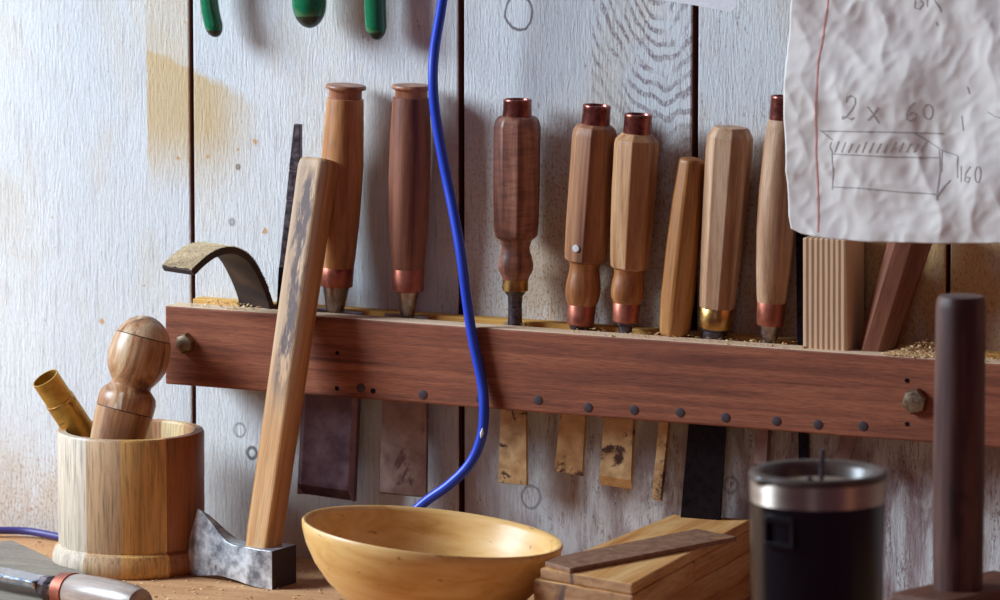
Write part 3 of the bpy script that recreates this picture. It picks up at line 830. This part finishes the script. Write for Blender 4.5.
# ------------------------------------------------------------------ offcut boards and the rusty bar
ZT = .062
def quad_on(z, pts): return [at_z(px, py, z) for px, py in pts]
q = quad_on(ZT, ((540,568),(632,584),(752,519),(673,514)))
e0 = (q[1]-q[0]); e1 = ((q[2]-q[1])+(q[3]-q[0]))/2
print('board w', e0.length, 'l', e1.length, 'angle', math.degrees(e0.angle(e1)), [tuple(round(c,3) for c in p) for p in q])
t1 = 11.5*mpp(q[1])
def board(label, pts, z0, z1):
    e = (pts[3]-pts[0]+pts[2]-pts[1]); a_ = math.atan2(e.y, e.x)-PI/2
    mw = Matrix.Translation(Vector((pts[0].x, pts[0].y, z0))) @ Matrix.Rotation(a_, 4, 'Z'); mi = mw.inverted()
    b = bmesh.new(); lp = [mi @ Vector((p.x, p.y, z0)) for p in pts]
    prism(b, lp, (0, 0, z1-z0))
    me = link('offcut_board', b, M['board'], None, bevel=.0015); me.matrix_world = mw
    me.data.materials.append(M['board_end'])
    for p in me.data.polygons:
        if abs(p.normal.y) > .8: p.material_index = 1
    tag(me, label, 'board', 'stacked offcut boards on the bench')
board('topmost pale offcut board under the rusty bar, right of the bowl', q, ZT-t1, ZT)
sh = -e0.normalized()*.006
q2 = [q[0]+sh-e1.normalized()*.002, q[1]+e0.normalized()*.001, q[1].lerp(q[2], .5)+e0.normalized()*.001, q[0].lerp(q[3], .5)+sh]
board('shorter offcut board second from the top of the stack, its end jutting left', q2, ZT-t1-.017, ZT-t1-.0003)
q4 = [q[0].lerp(q[3], .52)+e0*.03, q[1].lerp(q[2], .515)-e0*.01, q[2]-e0*.005-e1*.002, q[3]+e0*.02-e1*.01]
board('offcut block under the far end of the topmost board, beside the black mug', q4, ZT-t1-.017, ZT-t1-.0003)
q3 = [q[0]+e0*.02+e1*.03, q[1]-e0*.02+e1*.02, q[2]-e0*.006-e1*.003, q[3]+e0*.02-e1*.01]
board('long thick offcut board at the bottom of the stack, left of the black mug', q3, .0002, ZT-t1-.0173)
# bar
bq = quad_on(ZT+.0038, ((570,568.5),(737,536.5),(697,528.5),(558,556),(545,561.5)))
b = bmesh.new(); prism(b, [p-Vector((0,0,.0036)) for p in bq], (0,0,.0036))
o = link('rusty_bar', b, M['rust'], None, bevel=.0006); tag(o, 'flat dark rusty steel bar with pointed ends lying across the top offcut board', 'bar')

# ------------------------------------------------------------------ black mug
RMG = .0465
mg_d = RMG*2/139*FPX
r_ = ray(818, 469.5); mg_t = CAM + r_*(mg_d/r_.dot(FW))
print('mug rim centre', mg_t[:])
mug_h = mg_t.z
mug = empty('travel_mug', Matrix.Translation((mg_t.x, mg_t.y, 0)), 'black insulated mug with a steel band and sunken lid on the bench', 'mug')
b = bmesh.new()
lathe(b, [(0.0003,.0004),(0.0003,.037),(.002,.0388),(.02,.0405),(.08,.0435),(mug_h-.0235,.0452),(mug_h-.0203,.0452),(mug_h-.0203,.0004)], 64, cap=False)
link('mug_body', b, M['mugblack'], mug, True, angle=60)
b = bmesh.new()
lathe(b, [(mug_h-.0205,.044),(mug_h-.0205,.0456),(mug_h-.0052,.0462),(mug_h-.0052,.044)], 64, cap=False)
link('steel_band', b, M['band'], mug, True)
b = bmesh.new()
spout = math.atan2(-RT.y*.87-FH.y*.5, -RT.x*.87-FH.x*.5)
def lidf(a, z, r):
    dd = (a-spout+PI) % (2*PI)-PI
    return r + (.0028*math.exp(-(dd/.16)**2) if r > .042 else 0)
lathe(b, [(mug_h-.0075,.0435),(mug_h-.0050,.0464),(mug_h-.0025,.0466),(mug_h-.001,.0458),(mug_h,.044),(mug_h-.0005,.0405),(mug_h-.004,.0375),(mug_h-.016,.035),(mug_h-.0165,.0004)], 96, fn=lidf, cap=False)
lid = link('lid', b, M['lid'], mug, True, angle=60)
b = bmesh.new(); lathe(b, [(mug_h-.0163,.0345),(mug_h-.0110,.034),(mug_h-.0095,.031),(mug_h-.0095,.0004)], 48, cap=False)
li = link('lid_plate', b, M['lidin'], lid, True)
b = bmesh.new(); lathe(b, [(0,.0028),(.004,.0026),(.0055,.0015),(.006,.0003)], 16)
kn = link('lid_knob', b, M['blacksteel'], lid, True); kp = -FH*.006-RT*.006
kn.location = (kp.x, kp.y, mug_h-.0098)
# square loop handle on the viewer's left side
ha = -FH*.8-RT*.6; hr = Vector((-ha.y, ha.x, 0))
b = bmesh.new()
def obox(bm_, c_, ux, uy, uz, hx_, hy_, hz_):
    vs = [bm_.verts.new(c_+ux*(sx_*hx_)+uy*(sy_*hy_)+uz*(sz_*hz_)) for sz_ in (-1,1) for sx_, sy_ in ((-1,-1),(1,-1),(1,1),(-1,1))]
    for f in ((0,3,2,1),(4,5,6,7),(0,1,5,4),(1,2,6,5),(2,3,7,6),(3,0,4,7)): bm_.faces.new([vs[i] for i in f])
zt, zb = mug_h-.027, mug_h-.046
uz = Vector((0,0,1))
link_c = ha*.0445
obox(b, link_c+uz*(zt-.001), hr, ha, uz, .0115, .0022, .0022)
obox(b, link_c+uz*(zb+.001), hr, ha, uz, .0115, .0026, .0018)
for s in (-1, 1): obox(b, link_c+hr*(s*.0105)+uz*((zt+zb)/2), hr, ha, uz, .0013, .0022, (zt-zb)/2)
link('handle_bracket', b, M['mugblack'], mug, bevel=.0006)
# rod standing in the lid
rp = mg_t + FH*.011 + RT*.003
b = bmesh.new(); tube(b, [(0,0,0),(0.0003,0,.012),(.001,0,.0215)], .0017, 10)
o = link('metal_rod', b, M['darksteel'], None, True); o.location = (rp.x, rp.y, mug_h-.0093)
tag(o, 'thin dark metal rod standing up inside the lid of the black mug', 'rod')

# ------------------------------------------------------------------ mallet
r_ = ray(961, 296); RHD = .0178; 
ml_d = RHD*2/51*FPX; mt = CAM + r_*(ml_d/r_.dot(FW))
# the head's top: row 586 under the handle
r2 = ray(960, 595); z_head = (CAM + r2*(ml_d/r2.dot(FW))).z
print('mallet top', mt[:], 'head top z', z_head)
ml = empty('mallet', Matrix.Translation((mt.x, mt.y, 0)), 'dark wooden mallet standing on its head, round handle upright at the far right', 'mallet')
zl = mt.z
b = bmesh.new()
def mlf(a, z, r): return r*(1+.015*math.cos(8*a)+.012*math.sin(3*a+z*20))
lathe(b, [(z_head-.02,RHD*.98),(z_head+.03,RHD*1.0),(zl*.6,RHD*1.03),(zl*.85,RHD*1.0),(zl-.008,RHD*.99),(zl-.003,RHD*.95),(zl,RHD*.86),(zl+.0005,.0005)], 40, fn=mlf, cap=True)
link('handle', b, M['mallet'], ml, True, angle=50)
am = YAW+math.radians(48)
b = boxbm(-.047, .075, -.026, .026, .0003, z_head)
o = link('mallet_head', b, M['mallet_head'], ml, bevel=.004, bseg=3); o.rotation_euler = (0, 0, am)

# ------------------------------------------------------------------ lying chisel and grey slab, front left
zc = .0165
pa, pb = at_z(70, 592, zc), at_z(166, 611, zc)
d = (pb-pa); Lc = d.length; d.normalize()
LMx = Matrix((d, Vector((0,0,1)).cross(d), Vector((0,0,1)))).transposed().to_4x4(); LMx.translation = pa
c = empty('chisel', LMx @ Matrix.Rotation(PI/2, 4, 'Y'), 'chisel lying on the bench front left, grey wooden handle with copper ferrule', 'chisel', None)
mm = mpp(pa)
R0 = .0155
b = bmesh.new(); lathe(b, [(.004,R0*.92),(.010,R0*1.0),(.035,R0*1.05),(.06,R0*1.03),(.075,R0*.95),(.0815,R0*.84),(.084,R0*.6),(.0845,.0005)], 40)
M['greywood'] = wood('grey_handle_wood', (112,92,84), (150,130,118), (176,158,146), 'z', .9, .32, .4)
link('handle', b, M['greywood'], c, True)
b = bmesh.new(); lathe(b, [(-.0085,R0*.86),(-.008,R0*.95),(.004,R0*1.0),(.0045,R0*.9)], 36); link('ferrule', b, M['copper'], c, True)
b = bmesh.new(); lathe(b, [(-.034,R0*.42),(-.03,R0*.62),(-.022,R0*.66),(-.018,R0*.52),(-.008,R0*.62)], 8, PI/8); link('bolster', b, M['darksteel'], c, True, angle=20)
b = bmesh.new(); box(b, -.0065, .0005, -.0115, .0115, -.2, -.03)
bl = link('blade', b, M['chrome'], c, bevel=.002)
# grey slab behind it
sq = quad_on(.007, ((-60,543),(13,540.5),(86,574),(60,600),(-80,600)))
b = bmesh.new(); prism(b, [p-Vector((0,0,.0068)) for p in sq], (0,0,.0068))
o = link('sharpening_slab', b, M['slab'], None, bevel=.0005); tag(o, 'flat dusty grey slab lying on the bench at the left edge, behind the lying chisel', 'slab')

# ------------------------------------------------------------------ cords
pts = [at_y(447,-60,-.045), at_y(446,-25,-.045), at_y(441,10,-.045), at_y(434.5,50,-.046), at_y(433,85,-.050), at_y(437,125,-.050), at_y(446,175,-.051), at_y(455,220,-.057), at_y(462,262,-.0621), at_y(467,302,-.0622), at_y(473,340,-.0622), at_y(481,378,-.0623),
       at_y(484,405,-.0645), at_y(482,435,-.0655), at_y(471,462,-.067), at_y(450,484,-.069), at_y(425,502,-.070)]
pts += [at_y(402,524,-.074), at_y(388,548,-.078), at_z(388,572,.008), at_z(412,580,.0044), at_z(450,583,.0043), at_z(490,580,.0043)]
cp = smooth_path(pts, 8)
b = bmesh.new(); tube(b, cp, .0041, 14)
cord = link('blue_cord', b, M['cord'], None, True); tag(cord, 'bright blue cord hanging from above, over the rack and behind the bowl', 'cord')
b = bmesh.new(); pth = [at_y(482.6,428,-.0690), at_y(482,433,-.0693), at_y(480.8,438,-.0695)]
tube(b, pth, .0012, 8, lambda t: .0004+.0014*math.sin(PI*min(1, max(0, t)))); link('worn_patch', b, M['bare'], cord, True)['label'] = 'small white worn patch'
pts = [at_z(-60,530,.0033)+Vector((0,0,.004)), at_z(-20,530,.006), at_z(25,531,.0055), at_z(60,537,.0042), at_z(100,545,.0034), at_z(150,549,.0034), at_z(178,552,.0034)]
b = bmesh.new(); tube(b, smooth_path(pts, 8), .0032, 12)
o = link('violet_cord', b, M['cord2'], None, True); tag(o, 'thin violet-blue cord on the bench along the wall, behind the staved pot', 'cord')

# ------------------------------------------------------------------ paper notes
YP = -.095
def ph(x_, z_):
    v = Vector((x_*16, z_*16, 3.1)); h = .006*mnoise.noise(v)
    v = Vector((x_*38+z_*14, z_*30, 7.7)); h += .0036*(abs(mnoise.noise(v))-.25)
    v = Vector((x_*75, z_*75-x_*30, 1.7)); h += .0010*(abs(mnoise.noise(v))-.25)
    v = Vector((x_*170, z_*150, 9.7)); h += .0002*mnoise.noise(v)
    return h
BL, BR = at_y(790,231,YP), at_y(1040,250,YP)
lefte = [(795,-90),(792,0),(787,50),(784,110),(785,170),(788,215),(791,231)]
zs_ = [(at_y(px, py, YP).z, at_y(px, py, YP).x) for px, py in lefte]
def left_x(z):
    t_ = sorted(zs_)
    if z <= t_[0][0]: return t_[0][1]
    for (za, xa), (zb_, xb) in zip(t_, t_[1:]):
        if z <= zb_: return xa+(xb-xa)*(z-za)/(zb_-za)
    return t_[-1][1]
botp = [(788,228),(800,234),(830,239),(870,242),(905,242.5),(950,244),(1045,243)]
bz = [(at_y(px, py, YP).x, at_y(px, py, YP).z) for px, py in botp]
def bot_z(x_):
    if x_ <= bz[0][0]: return bz[0][1]
    for (xa, za), (xb, zb_) in zip(bz, bz[1:]):
        if x_ <= xb: return za+(zb_-za)*(x_-xa)/(xb-xa)
    return bz[-1][1]
xr_ = at_y(1045, 100, YP).x; ztop_ = at_y(850, -90, YP).z
b = bmesh.new(); NX, NZ = 150, 170; g = []
for i in range(NX+1):
    col_ = []
    for j in range(NZ+1):
        v = j/NZ; u = i/NX
        x1 = at_y(790, 150, YP).x + u*(xr_-at_y(790, 150, YP).x)
        z = bot_z(x1)*(1-v)+ztop_*v
        xx = left_x(z)*(1-u)+xr_*u
        col_.append(b.verts.new((xx, YP+ph(xx, z), z)))
    g.append(col_)
for i in range(NX):
    for j in range(NZ): b.faces.new((g[i][j], g[i+1][j], g[i+1][j+1], g[i][j+1]))
pap = link('paper_note', b, M['paper'], None, True, angle=180); tag(pap, 'crumpled lined paper with pencil sketch and numbers hanging at upper right', 'paper')
sm = pap.modifiers.new('thickness', 'SOLIDIFY'); sm.thickness = .00025; sm.offset = 0
def strokes(name, lines, width, mat):
    b = bmesh.new()
    for ln in lines:
        P = [at_y(px, py, YP) for px, py in ln]
        dense = []
        for a_, c_ in zip(P, P[1:]):
            n = max(2, int((c_-a_).length/.0012))
            dense += [a_.lerp(c_, k/n) for k in range(n)]
        dense.append(P[-1]); prev = None
        for i, p in enumerate(dense):
            t_ = (dense[min(i+1, len(dense)-1)]-dense[max(i-1, 0)]); t_.y = 0; t_.normalize()
            n_ = Vector((-t_.z, 0, t_.x))*width/2
            pr = [b.verts.new((q_.x, YP+ph(q_.x, q_.z)-.0004, q_.z)) for q_ in (p-n_, p+n_)]
            if prev: b.faces.new((prev[0], prev[1], pr[1], pr[0]))
            prev = pr
    return link(name, b, mat, pap)
strokes('margin_line', [[(829,-80),(828,0),(823,35),(819,60),(817,110),(815,150),(816,190),(818,232)]], .0011, M['redline'])
def arc(cx, cy, rx, ry, a0, a1, n=14): return [(cx+rx*math.cos(math.radians(a0+(a1-a0)*k/n)), cy+ry*math.sin(math.radians(a0+(a1-a0)*k/n))) for k in range(n+1)]
L_ = []
# "2 X 60"
L_ += [[(848,102),(849,97),(853,95),(857,98),(857,103),(853,110),(847,117),(843,119),(844,116),(848,116),(853,119),(856,117)]]
L_ += [[(869,106),(874,113),(880,123)], [(880,107),(874,115),(869,120)]]
L_ += [[(915,102),(910,107),(907,114),(907,119),(911,121),(916,118),(916,114),(912,112),(908,116)]]
L_ += [arc(927, 112, 4.5, 7.5, -70, 300)]
# box sketch with hatching
L_ += [[(831,154),(832,172),(831,190)], [(831,142),(829,146),(832,154)], [(831,154),(860,155),(900,157),(938,158)], [(832,187),(860,188),(900,192),(937,194)], [(938,150),(939,170),(937,196)], [(941,150),(940,172)]]
L_ += [[(820,130),(832,140)], [(822,131),(860,131),(900,132),(942,134)], [(912,132),(930,144),(942,151),(957,156)], [(957,156),(957,178)], [(937,196),(945,185),(950,180)], [(938,194),(937,200)]]
for k in range(13): L_ += [[(834+k*7.2, 152.5), (839+k*7.2, 141+((k*5) % 4))]]
NB = len(L_)
# "/60" at the right
L_ += [[(961,166),(961,182)], [(971,166),(966,173),(965,181),(969,182),(971,177),(966,177)], arc(979, 174, 3, 8, -80, 285)]
# figures at the upper edge
L_ += [[(915,0),(914,8),(919,9),(923,4),(920,0)], [(927,-2),(927,7)], [(934,-1),(940,8),(941,12)], [(936,22),(937,26)]]
L_ += [[(987,112),(994,116),(1002,118)], [(960,116),(962,131)], [(966,87),(968,94)]]
strokes('pencil_figure', L_[0:1], .00085, M['pencil']); strokes('pencil_figure', L_[1:3], .00085, M['pencil'])
strokes('pencil_figure', L_[3:4], .00085, M['pencil']); strokes('pencil_figure', L_[4:5], .00085, M['pencil'])
strokes('pencil_drawing', L_[5:NB], .00085, M['pencil'])['label'] = 'pencil box drawing with hatching'
for k in range(NB, len(L_)): strokes('pencil_figure', L_[k:k+1], .00085, M['pencil'])
def pin_to_wall(o, pts_):
    for p in pts_:
        b = bmesh.new(); tube(b, [p, Vector((p.x, .002, p.z))], .0016, 8)
        link('pin', b, M['nail'], o, True)
pin_to_wall(pap, [at_y(840, -80, YP+.004), at_y(1000, -80, YP+.004)])
# second sheet
YW = -.07
b = bmesh.new(); q1 = [(640,-70),(652,-4),(662,0),(700,6),(731,12),(737,7),(738,-70)]
P = [at_y(px, py, YW) for px, py in q1]
prism(b, P, (0,-.0008,0)); o = link('white_card', b, M['white'], None); tag(o, 'white card corner hanging at the top, above the octagonal handles', 'card'); pin_to_wall(o, [at_y(690, -60, YW)])

# ------------------------------------------------------------------ green handles at the top
def green(path, r, label, flat=.8, slot=None):
    raw = smooth_path([at_y(px, py, y_) for px, py, y_ in path], 12)
    # resample by length so the rounded tip gets close rings
    cum = [0]
    for a_, c_ in zip(raw, raw[1:]): cum.append(cum[-1]+(c_-a_).length)
    tot = cum[-1]; tip = r*1.5
    def at(d_):
        for k in range(len(raw)-1):
            if d_ <= cum[k+1] or k == len(raw)-2: return raw[k].lerp(raw[k+1], (d_-cum[k])/(cum[k+1]-cum[k]))
    ds = [tot*0.0+(tot-tip)*k/24 for k in range(24)] + [tot-tip+tip*math.sin(PI/2*k/14) for k in range(15)]
    pts_ = [at(d_) for d_ in ds]; rad = [r if d_ < tot-tip else r*math.sqrt(max(.004, 1-((d_-tot+tip)/tip)**2)) for d_ in ds]
    n = len(ds); b = bmesh.new()
    tube(b, pts_, r, 24, lambda t: rad[round(t*(n-1))])
    e = empty('hanging_tool', Matrix.Translation(pts_[0]), label, 'tool', 'green handles of tools hanging from above')
    bmesh.ops.translate(b, verts=b.verts[:], vec=-pts_[0])
    o = link('grip', b, M['green'], e, True, angle=70)
    o.data.materials.append(M['green_tip'])
    zc_ = pts_[-1].z-pts_[0].z+r*.75
    for p in o.data.polygons:
        if p.center.z < zc_: p.material_index = 1
    if slot:
        sp = at_y(slot[0], slot[1], pts_[0].y)-pts_[0]; b = bmesh.new()
        lathe(b, [(-.003, .0016), (.0006, .0016), (.0008, .001)], 14)
        so_ = link('slot', b, M['blacksteel'], e, True); so_.matrix_local = Matrix.Translation(sp-FH*(r*.86)) @ Matrix.Rotation(YAW, 4, 'Z') @ Matrix.Scale(2.4, 4, (0,0,1)) @ Matrix.Rotation(PI/2, 4, 'X')
    # hanging pin to the wall above the frame
    b = bmesh.new(); tube(b, [Vector((0,.0,0)), Vector((0, -pts_[0].y+.002, .002))], .003, 10); link('pin', b, M['nail'], e, True)
    return e
green([(207,-75,-.02),(207,-40,-.02),(208,-12,-.02),(211,14,-.021),(217,37,-.022)], .0074, 'leftmost green plastic handle hanging at the top, beside the plank seam', slot=(206.5,1))
green([(309,-75,-.026),(309,-40,-.026),(309,-10,-.026),(309.5,10,-.026),(310,28,-.026)], .0140, 'broad green plastic handle hanging in the middle of the three')
g3 = green([(374,-75,-.022),(374,-40,-.022),(375,-12,-.022),(375.5,14,-.022),(377,40,-.022)], .0088, 'slim green plastic handle hanging rightmost of the three, left of the blue cord', slot=(370.5,2))

# ------------------------------------------------------------------ sawdust
def dust(name, label, regions, mat, zfun):
    b = bmesh.new()
    for n, fn in regions:
        for k in range(n):
            p = fn(); s = random.uniform(.0005, .0016); a = random.uniform(0, PI)
            u = Vector((math.cos(a), math.sin(a), random.uniform(-.4,.4)))*s; v = Vector((-math.sin(a), math.cos(a), random.uniform(-.4,.4)))*s*.5
            w = Vector((0,0,.0004))
            vs = [b.verts.new(p+q_) for q_ in (-u-v, u-v, u+v, -u+v)]; ws = [b.verts.new(x_.co+w) for x_ in vs]
            b.faces.new(vs[::-1]); b.faces.new(ws)
            for i in range(4): b.faces.new((vs[i], vs[(i+1)%4], ws[(i+1)%4], ws[i]))
    o = link(name, b, mat); tag(o, label, 'sawdust', kind='stuff'); return o
def rack_top(x0, x1, pk):
    def f():
        px = random.uniform(x0, x1); lx = rl(px, 330, RY).x
        ly = random.uniform(.001, .053); hgt = pk*max(0, 1-abs(ly-.03)/.03)*max(0, 1-abs(px-(x0+x1)/2)/((x1-x0)/2))
        return RM @ Vector((lx, ly, H+.0006+random.random()*hgt))
    return f
dust('sawdust', 'pale sawdust heaped on the rack top at its right end', [(900, rack_top(884, 940, .010)), (260, rack_top(880, 1000, .002)), (160, rack_top(560, 800, .001)), (120, rack_top(185, 250, .0015))], M['flake'], None)
def bench_pt():
    return Vector((random.uniform(-.42, .4), -random.random()**.8*.33-.004, .0003))
dust('sawdust', 'fine sawdust scattered over the workbench top', [(1400, bench_pt)], M['flake'], None)

# ------------------------------------------------------------------ light
def area(name, loc, aim, sx_, sy_, power, col):
    l = bpy.data.lights.new(name, 'AREA'); l.shape = 'RECTANGLE'; l.size = sx_; l.size_y = sy_; l.energy = power; l.color = col
    o = bpy.data.objects.new(name, l); COL.objects.link(o); o.location = loc
    o.rotation_euler = (Vector(aim)-Vector(loc)).to_track_quat('-Z', 'Y').to_euler(); return o
area('window_light', (-1.75, -.98, 1.20), (0, 0, .10), .85, .85, 92, (.73, .87, 1.0))
area('far_window_light', (1.45, -5.3, 1.2), (.3, 0, .2), .7, 1.2, 4.5, (.95, .95, 1.0))
area('lamp_light', (2.7, -1.1, .9), (.3, -.1, .15), .4, .5, 2.2, (1.0, .44, .20))
w = bpy.data.worlds.new('world'); SC.world = w; w.use_nodes = True
w.node_tree.nodes['Background'].inputs[0].default_value = (.34, .14, .25, 1)
w.node_tree.nodes['Background'].inputs[1].default_value = .22
